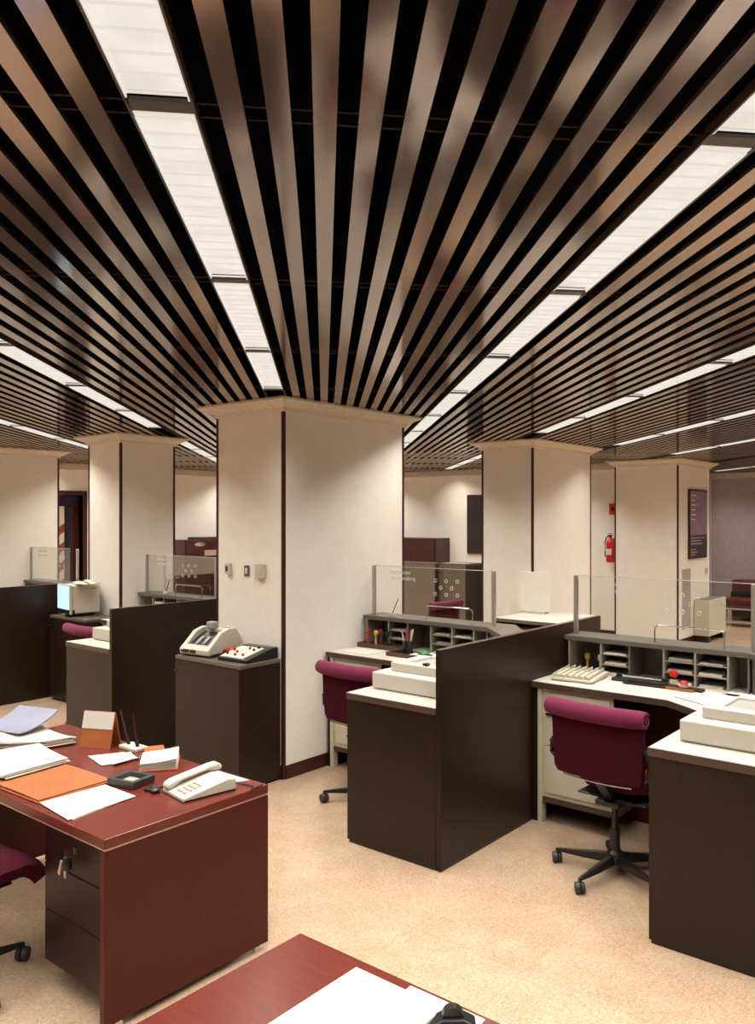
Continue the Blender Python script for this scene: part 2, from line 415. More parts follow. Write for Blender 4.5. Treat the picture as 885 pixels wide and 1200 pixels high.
def partition(x, y0, y1, label):
    r = thing('partition_screen', label, 'partition', (x, y0, 0), 0, 'dark wood partitions between the teller desks')
    MB().box(-.0175, .0175, 0, y1-y0, .02, 1.22).build('panel', 'wenge', r, bevel=.003)
    MB().box(-.010, .010, .01, y1-y0-.01, 0, .02).build('plinth', 'black', r)
    MB().box(-.0178, .0178, -.0012, y1-y0, 1.2195, 1.2212).build('top_edge', 'wenge_edge', r)
    return r
SF = 4.96          # front of the pigeonhole unit
def station(x0, x1, tag_, drawers=True):
    """teller station between x0 and x1: return counter on the right, worktop, pigeonholes, glass"""
    xr = x1-.665
    # return counter body + worktop
    r = thing('teller_desk', 'L-shaped teller desk with cream worktop, '+tag_, 'desk', (x0, 3.55, 0), 0, 'teller desks')
    W = x1-x0; xr -= x0; y = lambda v: v-3.55
    poly = [(0, y(4.53)), (xr-.29, y(4.53)), (xr, y(4.34)), (xr, 0), (W, 0), (W, y(4.62)), (1.36, y(5.17)), (0, y(5.17))]
    MB().prism(poly, .868, .900).build('worktop', 'worktop', r, bevel=.002)
    e = .004
    edge = [(0, y(4.53)-e), (xr-.29-.001, y(4.53)-e), (xr-e, y(4.34)-e), (xr-e, -e), (W, -e), (W, .05), (xr+.05, .05), (xr+.05, y(4.40)), (xr-.25, y(4.62)), (0, y(4.62))]
    MB().prism(edge, .860, .8965).build('edge_band', 'wenge_edge', r)
    MB().box(xr, W-.001, .002, .022, .02, .860).build('front_panel', 'wenge', r, bevel=.002)
    MB().box(xr, xr+.02, .022, y(4.34), .02, .860).build('side_panel', 'wenge', r, bevel=.002)
    MB().box(xr+.008, W, .012, .032, 0, .02).build('plinth', 'black', r)
    MB().box(0, .032, y(4.545), y(5.17), 0, .860).build('side_panel', 'wenge', r, bevel=.002)
    MB().box(.032, 1.50, y(4.93), y(4.95), 0, .860).build('modesty_panel', 'mahogany_side', r, bevel=.002)
    # drawer unit of cream metal slung under the worktop
    px0, px1 = .064, .55
    MB().box(.033, .064, y(4.54), y(4.60), 0, .858).build('leg', 'cream_metal', r, bevel=.003)
    f = MB().box(px0, px1, y(4.555), y(4.92), .165, .858).build('drawer_unit', 'cream_metal', r, bevel=.003)
    MB().box(px1, px1+.006, y(4.555), y(4.92), .165, .858).build('unit_side', 'wenge', r)
    MB().box(px0-.02, px1+.02, y(4.55), y(4.92), .13, .165).build('drawer_unit_base', 'wenge_edge', r, bevel=.003)
    for (z0, z1) in ((.70, .835), (.50, .693), (.195, .493)):
        dr = MB().box(px0+.022, px1-.022, y(4.545), y(4.555), z0, z1).build('drawer', 'cream_metal', r, bevel=.004)
    MB().box(px0+.03, px0+.10, y(4.536), y(4.546), .690, .706).build('latch', 'black', r)
    MB().box(px0+.10, px0+.15, y(4.538), y(4.546), .688, .700).build('latch_plate', 'chrome', r)
    MB().box(px0+.18, px0+.31, y(4.525), y(4.545), .385, .405).build('drawer_handle', 'chrome', r, bevel=.003)
    # pigeonhole unit on the worktop
    u = thing('pigeonhole_unit', 'low taupe pigeonhole unit with shelf top, '+tag_, 'shelf unit', (x0+.03, SF, .9), 0, 'pigeonhole units')
    w2 = W-.03
    d0 = 1.19
    top = [(-.03, 0), (d0, 0), (w2, -(w2-d0)*.93), (w2, -(w2-d0)*.93+.24), (d0+.10, .24), (-.03, .24)]
    MB().prism(top, .212, .245).build('shelf_top', 'shelf_grey', u, bevel=.003)
    MB().prism([(0, .205), (d0+.08, .205), (w2, -(w2-d0)*.93+.19), (w2, -(w2-d0)*.93+.21), (d0+.09, .225), (0, .225)], 0, .212).build('back_panel', 'grey_edge', u)
    MB().prism([(d0+.02, .012), (w2, -(w2-d0)*.93+.03), (w2, -(w2-d0)*.93+.05), (d0+.02, .032)], 0, .212).build('angled_panel', 'shelf_grey', u)
    xs = [0, .24, .44, .67, .87, 1.07, 1.19]
    for i, x in enumerate(xs):
        MB().box(x-.006 if i else 0, x+.006 if i else .012, .004, .205, 0, .212).build('divider', 'slot' if i in (0, 1, 3, 4, 5) else 'shelf_grey', u)
    for a in (1, 3, 4):
        for z in (.068, .138):
            MB().box(xs[a]+.006, xs[a+1]-.006, .008, .205, z, z+.006).build('slot_shelf', 'slot', u)
    for a in (1, 3, 4):
        for q, z in enumerate((.0, .074, .144)):
            n = random.uniform(.006, .02)
            dd = random.uniform(-.02, .03)
            o = MB().box(xs[a]+.02, xs[a+1]-.02-random.uniform(0, .02), .02+dd, .19, z, z+n).build('paper_stack', 'paper' if q != 1 else 'paper_cream', None, loc=(x0+.03, SF, .901))
            tag(o, 'forms in %s slot of %s slotted bay, %s' % (('bottom', 'middle', 'top')[q], {1: 'left', 3: 'middle', 4: 'right'}[a], tag_), 'paper', 'forms in the pigeonholes')
    # glass screen with posts
    g = thing('glass_screen', 'clear glass teller screen with lettering, '+tag_, 'glass screen', (x0+.03, SF+.08, 1.1455), 0, 'glass teller screens')
    gl = d0+.02
    MB().box(.03, gl-.02, -.003, .003, .006, .405).build('pane', 'glass', g)
    MB().box(.03, gl-.02, -.0032, .0032, .403, .4065).build('pane_edge', 'glass_edge', g)
    for px in (.005, gl-.025):
        MB().box(px, px+.028, -.012, .012, 0, .405).build('post', 'alu', g, bevel=.003)
    text_mesh('versamenti', .048, g, (.41, -.0045, .345), 'etch', mirror=True)
    text_mesh('prelevamenti', .048, g, (.46, -.0045, .298), 'etch', mirror=True)
    for (q, zz) in [(0, .31), (.105, .31), (.21, .31), (.052, .257), (.157, .257), (0, .204), (.105, .204), (.21, .204)]:
        m = MB(); pts = [(.66+q+.013*math.cos(a*PI/6), -.005, zz+.013*math.sin(a*PI/6)) for a in range(13)]
        m.tube(pts, .002, 6).build('speaking_hole', 'etch', g)
    h = MB(); pts = [(.60, -.045, 0), (.60, -.045, .085)]+[(.60+.035*(1-math.cos(a*PI/8)), -.045, .085+.03*math.sin(a*PI/8)) for a in range(1, 5)]
    pts += [(1.04-.035*(1-math.cos(a*PI/8)), -.045, .085+.03*math.sin(a*PI/8)) for a in range(4, 0, -1)]+[(1.04, -.045, .085), (1.04, -.045, 0)]
    o = h.tube(pts, .005, 8).build('chrome_rail', 'chrome', None, smooth=True, loc=(x0+.03, SF+.08, 1.1455))
    tag(o, 'bent chrome rail before the glass, '+tag_, 'rail', 'chrome rails')
    return r
station(-4.504, -2.689, 'middle desk beside the front pillar')
station(-2.650, -.80, 'right desk in the foreground')
station(-7.758, -5.945, 'left desk beside the second pillar')
partition(-2.6695, 3.55, 5.53, 'dark wood partition between the middle and right teller desks')
partition(-5.927, 3.55, 5.53, 'dark wood partition left of the front pillar')
partition(-8.62, 3.2, 4.56, 'dark wood partition at the far left edge')
partition(-.782, 3.55, 5.53, 'dark wood partition right of the right teller desk, outside the view')

# far left station behind its partition: only shelf and glass show
u = thing('counter_shelf', 'taupe counter shelf rising behind the far left partition', 'counter', (-10.48, 5.06, 0))
MB().box(0, 1.82, 0, .24, 1.11, 1.145).build('shelf_top', 'shelf_grey', u, bevel=.003)
MB().box(0, 1.82, .02, .05, 0, 1.11).build('front_panel', 'wenge', u)
g = thing('glass_screen', 'clear glass teller screen at the far left beside the farthest left pillar', 'glass screen', (-10.48, 5.14, 1.1455), 0, 'glass teller screens')
MB().box(.05, 1.0, -.003, .003, .006, .42).build('pane', 'glass', g)
MB().box(.05, 1.0, -.0032, .0032, .418, .423).build('pane_edge', 'glass_edge', g)
for px in (.02, 1.16): MB().box(px, px+.03, -.012, .012, 0, .42).build('post', 'alu', g, bevel=.003)
text_mesh('versamenti', .048, g, (.45, -.0045, .36), 'etch', mirror=True)
text_mesh('prelevamenti', .048, g, (.48, -.0045, .31), 'etch', mirror=True)
for (q, zz) in [(0, .31), (.105, .31), (.21, .31), (.052, .257), (.157, .257), (0, .204), (.105, .204), (.21, .204)]:
    MB().tube([(.66+q+.013*math.cos(a*PI/6), -.005, zz+.013*math.sin(a*PI/6)) for a in range(13)], .002, 6).build('speaking_hole', 'etch', g)

# cabinets against the pillars
def pillar_cabinet(x0, x1, y0, y1, label):
    r = thing('storage_cabinet', label, 'cabinet', ((x0+x1)/2, y0, 0), 0, 'dark wood cabinets in front of the pillars')
    hw = (x1-x0)/2; d_ = y1-y0
    MB().box(-hw, hw, 0.004, d_, .02, .872).build('body', 'wenge', r, bevel=.003)
    MB().box(-hw-.003, hw+.003, -.004, d_, .872, .90).build('top', 'grey_edge', r, bevel=.003)
    MB().box(-hw+.02, hw-.02, .02, d_, 0, .02).build('plinth', 'black', r)
    MB().box(-hw+.004, hw-.004, -.008, .004, .025, .868).build('door', 'wenge', r, bevel=.002)
    MB().lathe([(.008, 0), (.008, .012), (.005, .018)], mx=Matrix.Translation((-hw+.02, -.008, .79)) @ Matrix.Rotation(PI/2, 4, 'X')).build('knob', 'black', r)
pillar_cabinet(-5.29, -4.535, 3.71, 4.083, 'tall dark wood cabinet in front of the front pillar, carrying the banknote counter')
pillar_cabinet(-8.52, -7.80, 4.40, 4.753, 'dark wood cabinet in front of the second pillar, under the glowing monitor')

# ------------------------------------------------------------------ swivel chairs
def make_chair():
    r = thing('swivel_chair', '', 'chair')
    b = MB().lathe([(.036, .06), (.045, .075), (.045, .12), (.03, .135)]).build('hub', 'black_metal', r, smooth=True)
    for k in range(5):
        a = math.radians(49+72*k)
        Rm = Matrix.Rotation(a, 4, 'Z')
        m = MB(); bm = m.bm
        sec = []
        for (x, hw, z0, z1) in ((.03, .024, .065, .115), (.18, .018, .062, .098), (.315, .012, .066, .084), (.335, .011, .068, .082)):
            sec.append([bm.verts.new(Rm @ Vector(v)) for v in ((x, -hw, z0), (x, hw, z0), (x, hw*.7, z1), (x, -hw*.7, z1))])
        bm.faces.new(sec[0][::-1]); bm.faces.new(sec[-1])
        for p, q in zip(sec, sec[1:]):
            for i in range(4): bm.faces.new((p[i], p[(i+1) % 4], q[(i+1) % 4], q[i]))
        arm = m.build('leg', 'black_metal', r, bevel=.003)
        c = Rm @ Vector((.33, 0, .031)); ca = a+random.uniform(-1, 1)
        u_ = Vector((math.cos(ca), math.sin(ca), 0))
        w_ = MB()
        for e in (-1, 1): w_.cyl(c+u_*e*.004, c+u_*e*.024, .031, .028, 18)
        w_.cyl(c+Vector((0, 0, .02)), c+Vector((0, 0, .045)), .009, .009, 10)
        w_.build('caster', 'rubber', arm, smooth=True)
    MB().cyl((0, 0, .12), (0, 0, .25), .028, .028, 20).cyl((0, 0, .25), (0, 0, .40), .019, .019, 16).build('column', 'black_metal', r, smooth=True)
    MB().prism([(-.07, -.10), (.07, -.10), (.09, .09), (-.09, .09)], .392, .420).build('seat_plate', 'black', r, bevel=.006)
    # seat cushion, waterfall front
    def seat(u, v):
        x = (u-.5)*(.28+.21*min(1, v*3)); yy = -.06+v*.33
        ex = max(0, abs(x)-.20)/.045; z = .482-.022*ex*ex-.05*max(0, v-.8)**2*25-.012*math.cos((u-.5)*2.2)
        return (x, yy, z)
    MB().grid(seat, 16, 16, -.065).build('seat', 'fabric_shaded', r, smooth=True)
    MB().prism([(-.20, -.06), (.20, -.06), (.20, .20), (-.20, .20)], .418, .430).build('seat_shell', 'black', r, bevel=.01)
    # backrest: thick pad sweeping up into a roll thrown over to the back
    n = 14
    def curve(x): return .035*(x/.27)**2
    prof = [(-.235, .60), (-.232, .57), (-.214, .562), (-.198, .575), (-.196, .61), (-.214, .76), (-.218, .90)]
    outl = [(-.235, .60), (-.25, .76), (-.252, .90), (-.218, .90), (-.214, .76), (-.196, .61), (-.198, .575), (-.214, .562), (-.232, .57)]
    m = MB(); bm = m.bm; ring = []
    for i in range(n+1):
        u_ = i/n; x = (u_-.5)
        row = []
        for (yy, z) in outl:
            wd = .54-.03*(.9-z)/.34 if z > .62 else .517-.05*((.62-z)/.06)**2
            xx = x*wd; row.append(bm.verts.new((xx, yy+curve(xx), z)))
        ring.append(row)
    bm.faces.new(ring[0]); bm.faces.new(ring[-1][::-1])
    k = len(outl)
    for p, q in zip(ring, ring[1:]):
        for i in range(k): bm.faces.new((p[i], q[i], q[(i+1) % k], p[(i+1) % k]))
    m.build('backrest', 'fabric_shaded', r, smooth=True, bevel=.004)
    # roll: spiral section
    m = MB(); bm = m.bm; ring = []
    for i in range(n+1):
        x = (i/n-.5)*.575; yo = curve(x)
        e = 1-.10*(1 if i in (0, n) else 0)
        ring.append([bm.verts.new((x, -.262+yo+.049*e*math.cos(a*PI/12), .925+.047*e*math.sin(a*PI/12))) for a in range(24)])
    c0 = bm.verts.new((-.2875-.004, -.262+curve(.2875), .925)); c1 = bm.verts.new((.2875+.004, -.262+curve(.2875), .925))
    for a in range(24):
        bm.faces.new((c0, ring[0][(a+1) % 24], ring[0][a])); bm.faces.new((c1, ring[-1][a], ring[-1][(a+1) % 24]))
        for p, q in zip(ring, ring[1:]): bm.faces.new((p[a], q[a], q[(a+1) % 24], p[(a+1) % 24]))
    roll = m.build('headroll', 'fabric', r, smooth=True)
    m = MB()
    for sx in (-1, 1):
        pts = [(sx*.292, -.262+.037+rr*math.cos(t), .925+rr*math.sin(t)) for t, rr in [(q*.5, .036-.0022*q) for q in range(15)]]
        m.tube(pts, .0035, 6)
    m.build('piping', 'fabric_shaded', roll)
    # front pad and straps at the sides
    MB().grid(lambda u, v: ((u-.5)*.50, -.190+.020*math.sin(PI*v)+curve((u-.5)*.50)-.02*v, .60+.29*v), 14, 8, .02).build('front_pad', 'fabric_shaded', r, smooth=True)
    for sx in (-1, 1):
        m = MB()
        m.tube([(sx*.258, -.185, .76), (sx*.286, -.185, .72), (sx*.288, -.18, .66), (sx*.258, -.14, .60), (sx*.20, -.12, .57), (sx*.10, -.08, .54)], .014, 8)
        m.build('back_bracket', 'black', r, smooth=True)
    MB().tube([(-.20, -.205, .560), (-.1, -.221, .558), (0, -.226, .557), (.1, -.221, .558), (.20, -.205, .560)], .0045, 8).build('chrome_strip', 'chrome', r)
    MB().side([(-.19, .60), (-.19, .55), (-.07, .42), (-.02, .41), (-.02, .45), (-.165, .60)], -.03, .03).build('spine', 'black', r, bevel=.005)
    return r
chair = make_chair()
place(chair, (-1.895, 4.13, 0), math.radians(-3), 'magenta swivel chair with rolled headrest in front of the cream drawers at the right desk', 'magenta swivel chairs')
for loc, a, lab in (((-3.70, 4.17, 0), -2, 'magenta swivel chair between the front pillar and the return of the middle desk'),
                    ((-6.97, 4.12, 0), -2, 'magenta swivel chair at the left desk, only its headroll showing'),
                    ((-5.86, 7.66, 0), 88, 'distant magenta swivel chair seen through the glass before the grey panels'),
                    ((-3.62, 1.40, 0), 4, 'magenta swivel chair pushed under the mahogany desk at the left edge')):
    o = place(copy_tree(chair), loc, math.radians(a), lab)
    for c in kids(o):
        if c.name.startswith('leg'): c.rotation_euler.z = math.radians(31)   # each star base is turned its own way

# ------------------------------------------------------------------ printers on the return counters
def make_printer():
    r = thing('counter_printer', '', 'printer')
    MB().box(-.29, .29, 0, .50, .006, .104).build('housing', 'cream_plastic', r, bevel=.008)
    MB().box(-.27, .27, .01, .49, 0, .006).build('foot_plate', 'grey_plastic', r)
    m = MB().box(-.215, .29, .09, .16, .104, .158).box(-.215, -.14, .16, .46, .104, .158).box(.215, .29, .16, .46, .104, .158).box(-.215, .29, .40, .50, .104, .158)
    t = m.build('upper_cover', 'cream_plastic', r, bevel=.005)
    MB().box(-.14, .215, .16, .40, .104, .146).build('window', 'grey_plastic', r, bevel=.004)
    k = MB().box(.02, .055, .11, .135, .158, .172).box(.045, .062, .10, .118, .158, .168).build('switch', 'trim', r)
    return r
pr = make_printer()
place(pr, (-3.015, 3.72, .9), 0, 'cream printer with stepped cover on the return of the middle desk', 'cream counter printers')
place(copy_tree(pr), (-1.095, 3.72, .9), 0, 'cream printer with stepped cover on the right return counter at the frame edge')
place(copy_tree(pr), (-6.24, 3.74, .9), 0, 'cream printer with stepped cover on the return of the left desk beside the partition')

# ------------------------------------------------------------------ small things in the stations
def stamp(x, y, z, knob, label, hgt=.085, group=None, base='black'):
    r = thing('rubber_stamp', label, 'stamp', (x, y, z), random.uniform(-.4, .4), group)
    MB().box(-.018, .018, -.012, .012, 0, .018).build('base', base, r, bevel=.002)
    MB().lathe([(.010, .018), (.008, .03), (.007, hgt-.045), (.017, hgt-.035), (.021, hgt-.018), (.014, hgt)]).build('handle', knob, r, smooth=True)
    return r
tr = thing('stamp_tray', 'dark wooden stamp tray at the left end of the middle desk pigeonholes', 'tray', (-4.24, 4.905, .9), 0)
MB().box(-.225, .225, -.05, .05, 0, .006).build('base', 'wenge', tr)
MB().box(-.225, .225, -.055, -.047, 0, .036).box(-.225, .225, .042, .05, 0, .036).box(-.23, -.222, -.055, .05, 0, .036).box(.222, .23, -.055, .05, 0, .036).build('rim', 'wenge_edge', tr)
stamp(-4.40, 4.905, .907, 'red', 'red-knobbed stamp, leftmost in the stamp tray on the middle desk', .13, base='paper')
stamp(-4.31, 4.90, .907, 'yellow', 'yellow-knobbed stamp in the stamp tray on the middle desk', .13, base='red')
stamp(-4.36, 5.02, .902, 'red', 'red-knobbed stamp standing inside the open bay of the middle desk pigeonholes', .13)
for k, (xx, yy) in enumerate(((-4.24, 4.90), (-4.20, 4.915), (-4.27, 5.02))):
    stamp(xx, yy, .907 if k < 2 else .902, 'black', ('black stamp in the stamp tray right of the yellow one', 'black stamp, rightmost in the stamp tray on the middle desk', 'black stamp inside the open bay behind the stamp tray')[k], .13)
tr = thing('desk_tray', 'flat dark wooden tray of papers in front of the middle desk pigeonholes', 'tray', (-3.66, 4.80, .9), 0)
MB().box(-.34, .34, -.13, .13, 0, .006).build('base', 'wenge', tr)
MB().box(-.34, .34, -.135, -.125, 0, .03).box(-.345, -.335, -.135, .13, 0, .03).box(.335, .345, -.135, .13, 0, .03).build('rim', 'wenge_edge', tr)
o = MB().grid(lambda u, v: (-.17+u*.42, -.10+v*.2, .012+.006*math.sin(u*7+v*3)), 10, 6, .003).build('loose_paper', 'paper', None, loc=(-3.66, 4.80, .9), smooth=True)
tag(o, 'loose white papers lying in the flat tray on the middle desk', 'paper')
o = MB().grid(lambda u, v: (-.07+u*.15, -.04+v*.07, .035+.012*math.sin(u*9)*math.cos(v*6)), 10, 6, .006).build('green_cloth', 'green', None, loc=(-3.72, 4.80, .9), smooth=True)
tag(o, 'small crumpled green cloth on the papers in the flat tray', 'cloth')
cup = thing('pencil_cup', 'black cylindrical pencil cup on the middle desk', 'pencil cup', (-3.90, 4.80, .9065))
MB().lathe([(.040, 0), (.042, .10), (.038, .10), (.036, .01), (.0, .01)], n=24).build('cup', 'black', cup, smooth=True)
for k, (a, c_, l_) in enumerate(((.3, 'paper', .19), (1.5, 'paper_cream', .18), (2.6, 'black', .15), (4.0, 'paper', .17), (5.2, 'red', .21))):
    o = MB().cyl((.012*math.cos(a), .012*math.sin(a), .012), (.045*math.cos(a), .045*math.sin(a), l_), .0055, .005, 8).build('pen', c_, None, loc=(-3.90, 4.80, .9065))
    tag(o, ('thick white pen leaning right in the black pencil cup', 'cream pen leaning back in the black pencil cup', 'black pen in the black pencil cup', 'white pen leaning left in the black pencil cup', 'red pen, tallest in the black pencil cup')[k], 'pen', 'pens in the pencil cup')
def pad_red(x, y, z, lab):
    r = thing('sponge_cup', lab, 'cup', (x, y, z))
    MB().lathe([(.030, 0), (.036, .03), (.033, .03), (.028, .006), (0, .006)], n=20).build('dish', 'paper', r, smooth=True)
    MB().lathe([(.026, .008), (.028, .04), (.018, .056), (0, .058)], n=16).build('sponge', 'orange_cloth', r, smooth=True)
pad_red(-3.46, 4.86, .9066, 'white cup with a red sponge at the right of the middle desk tray')

# pen on a round base standing on the shelf
def pen_stand(x, y, z, lab, tilt=(.06, 0, .15)):
    r = thing('pen_stand', lab, 'pen stand', (x, y, z))
    MB().lathe([(.034, 0), (.035, .012), (.026, .026), (.012, .034), (0, .036)], n=20).build('base', 'grey_plastic', r, smooth=True)
    MB().cyl((0, 0, .03), tilt, .004, .003, 8).build('pen', 'black', r)
pen_stand(-4.22, 5.0, 1.1455, 'counter pen leaning out of a round base on the middle desk shelf')
pen_stand(-7.30, 5.0, 1.1455, 'counter pen leaning out of a round base on the left desk shelf')
# right desk items
ct = thing('coin_tray', 'white ribbed coin tray on the right desk beside the partition', 'coin tray', (-2.44, 4.78, .9), math.radians(6))
MB().side([(-.15, .004), (.15, .004), (.15, .035), (-.15, .02)], -.14, .14).build('body', 'cream_plastic', ct, bevel=.003)
m = MB(); c2 = MB()
for k in range(7):
    x = -.13+k*.040
    m.box(x, x+.006, -.145, .145, .018, .050, Matrix.Rotation(.05, 4, 'X'))
    if k < 6: c2.cyl((x+.023, -.13, .028), (x+.023, -.13+random.uniform(.08, .24), .036), .013, .013, 12)
m.build('rib', 'cream_plastic', ct); c2.build('coin_rolls', 'coin', ct)
for k, (xx, yy, kn, lab) in enumerate(((-2.52, 5.05, 'yellow', 'yellow-handled stamp in the left bay of the right desk pigeonholes'), (-2.46, 5.06, 'black', 'black stamp with dark handle between two others in the right desk bay'),
                              (-2.42, 5.04, 'paper', 'white-handled stamp in the left bay of the right desk pigeonholes'))):
    stamp(xx, yy, .901, kn, lab, .12)
o = MB().box(-.05, .05, -.03, .03, 0, .022).build('stamp_pad', 'orange', None, loc=(-2.53, 4.995, .901), bevel=.003); tag(o, 'orange stamp pad at the foot of the yellow-handled stamp', 'stamp pad')
tr = thing('pen_tray', 'black pen tray holding a pale pen on the right desk', 'pen tray', (-2.06, 4.90, .9), math.radians(3))
MB().box(-.19, .19, -.05, .05, 0, .02).box(-.19, .19, .03, .05, .02, .035).build('body', 'black', tr, bevel=.004)
MB().cyl((-.13, -.005, .028), (.12, -.005, .028), .009, .007, 10).build('pen_rest', 'grey_plastic', tr)
tr = thing('ruler', 'slim dark wooden ruler lying in front of the black pen tray', 'ruler', (-1.98, 4.815, .9), math.radians(3))
MB().box(-.17, .17, -.014, .014, 0, .008).build('bar', 'wenge', tr)
tr = thing('wooden_pen_box', 'long dark wooden pen box with an orange front on the right desk', 'box', (-1.76, 4.83, .9), math.radians(-4))
MB().box(-.11, .11, -.03, .03, 0, .022).build('body', 'wenge', tr, bevel=.002)
MB().box(-.11, .07, -.038, -.031, .002, .018).build('front_strip', 'orange', tr)
r = thing('date_stamp', 'date stamp with a round red knob on a cream base, on the right desk', 'stamp', (-1.86, 4.90, .9))
MB().box(-.022, .022, -.018, .018, 0, .045).build('base', 'paper_cream', r, bevel=.004)
MB().lathe([(.008, .045), (.008, .056), (.022, .062), (.028, .08), (.022, .098), (.008, .104)], n=18).build('knob', 'red', r, smooth=True)
r = thing('sponge_cup', 'white dish with a red and white sponge on the wooden pen box', 'cup', (-1.77, 4.83, .9225))
MB().lathe([(.028, 0), (.033, .016), (.029, .016), (0, .006)], n=20).build('dish', 'paper', r, smooth=True)
MB().lathe([(.02, .008), (.026, .022), (.018, .036), (0, .04)], n=14).build('sponge', 'red', r, smooth=True)
def sheets(name, quad, z, m, label, n=1, t=.0025, curl=0, group=None, cat='paper'):
    """quad of four (x,y) corners in order; n slightly shifted leaves make one pile"""
    cx = sum(p[0] for p in quad)/4; cy = sum(p[1] for p in quad)/4
    mb = MB()
    for k in range(n):
        a = random.uniform(-.05, .05) if k else 0; dx = random.uniform(-.012, .012) if k else 0; dy = random.uniform(-.012, .012) if k else 0
        q = [((p[0]-cx)*math.cos(a)-(p[1]-cy)*math.sin(a)+dx, (p[0]-cx)*math.sin(a)+(p[1]-cy)*math.cos(a)+dy) for p in quad]
        def fn(u, v, q=q, k=k):
            x = (q[0][0]*(1-u)+q[1][0]*u)*(1-v)+(q[3][0]*(1-u)+q[2][0]*u)*v
            y = (q[0][1]*(1-u)+q[1][1]*u)*(1-v)+(q[3][1]*(1-u)+q[2][1]*u)*v
            return (x, y, t*.55+k*t*1.15+curl*(abs(u-.5)*2)**3*(.5+.5*k/n))
        mb.grid(fn, 8, 6, -t)
    o = mb.build(name, m, None, loc=(cx, cy, z), smooth=False)
    # settle on the surface
    lo = min(v.co.z for v in o.data.vertices)
    for v in o.data.vertices: v.co.z -= lo
    return tag(o, label, cat, group)
sheets('paper_sheet', [(-1.75, 4.62), (-1.50, 4.50), (-1.40, 4.78), (-1.66, 4.86)], .9005, 'paper', 'white form nearest the corner of the right desk worktop', 2)
sheets('paper_sheet', [(-1.37, 4.40), (-1.10, 4.33), (-1.05, 4.45), (-1.30, 4.60)], .9005, 'paper', 'white form at the right frame edge on the right desk', 3)
0 and sheets('paper_sheet', [(-1.35, 4.42), (-1.05, 4.36), (-1.0, 4.56), (-1.3, 4.6)], .9005, 'paper', 'white form behind the right printer', 1)
sheets('paper_sheet', [(-4.40, 4.60), (-4.12, 4.60), (-4.12, 4.80), (-4.40, 4.80)], .9005, 'paper', 'white form lying before the stamp tray on the middle desk', 1)

# ------------------------------------------------------------------ items on the cabinet by the front pillar
r = thing('banknote_counter', 'cream banknote counting machine on the cabinet by the front pillar', 'banknote counter', (-5.125, 3.90, .9), math.radians(6))
for (xa, xb) in ((-.155, -.112), (.112, .155)): MB().side([(-.15, .02), (-.155, .055), (-.13, .085), (-.03, .175), (.05, .20), (.13, .195), (.17, .13), (.17, .02)], xa, xb).build('side_shell', 'cream_plastic', r, bevel=.008)
MB().side([(-.16, .015), (-.165, .055), (-.135, .082), (-.11, .085), (-.11, .02)], -.155, .155).build('front_panel', 'cream_plastic', r, bevel=.006)
MB().side([(-.12, .02), (-.12, .07), (-.02, .13), (.05, .16), (.12, .16), (.12, .02)], -.112, .112).build('note_hopper', 'black', r)
MB().side([(.06, .02), (.06, .185), (.13, .185), (.165, .12), (.165, .02)], -.112, .112).build('rear_shell', 'cream_plastic', r, bevel=.006)
for e in (-.04, .03): MB().side([(-.10, .083), (-.03, .128), (-.03, .138), (-.10, .093)], e-.012, e+.012).build('feed_roller', 'grey_plastic', r)
for e in (-.085, -.01): MB().box(e-.03, e+.032, -.169, -.16, .028, .052).build('display', 'oxblood', r)
MB().box(-.135, -.115, -.169, -.16, .03, .045).build('key', 'black', r)
MB().box(-.15, .15, -.14, .16, 0, .02).build('base', 'black', r, bevel=.004)
MB().box(-.075, .0, .03, .09, .185, .24, Matrix.Rotation(.0, 4, 'X')).build('note_guide', 'grey_plastic', r, bevel=.01)
MB().lathe([(.02, .19), (.018, .205), (0, .208)], (.09, .10, 0), 14).build('knob', 'cream_plastic', r, smooth=True)
o = MB().grid(lambda u, v: (-.07+u*.13, -.03+v*.06, .026+.022*math.sin(u*6+1)*math.cos(v*5)+.015*v), 12, 8, .012).build('duster', 'orange_cloth', None, loc=(-4.935, 3.955, .9), rot=math.radians(70), smooth=True)
for v in o.data.vertices: v.co.z = max(v.co.z, .001)
tag(o, 'crumpled orange duster between the banknote counter and the black console', 'cloth')
r = thing('desk_console', 'black wedge console with white key plate on the cabinet by the front pillar', 'console', (-4.715, 3.93, .9), math.radians(4))
MB().side([(-.155, 0), (-.16, .025), (.10, .082), (.155, .082), (.155, 0)], -.155, .155).build('body', 'black', r, bevel=.005)
MX = Matrix.Translation((0, 0, 0))
MB().side([(-.145, .0335), (.065, .0795), (.065, .0745), (-.145, .0285)], -.14, .10).build('key_plate', 'paper', r)
MB().side([(.09, .083), (.148, .0835), (.148, .08), (.09, .08)], -.145, .145).build('rear_strip', 'grey_edge', r)
for (kx, ky) in ((-.11, -.10), (-.11, -.03), (-.05, -.06), (.0, .02), (.06, .0), (.06, .05), (-.02, -.11), (.05, -.1)):
    MB().lathe([(.009, 0), (.009, .014), (.005, .017)], (kx, ky, .0335+(ky+.145)*.219), 10).build('button', 'black' if kx in (-.11, .06) else 'red', r)

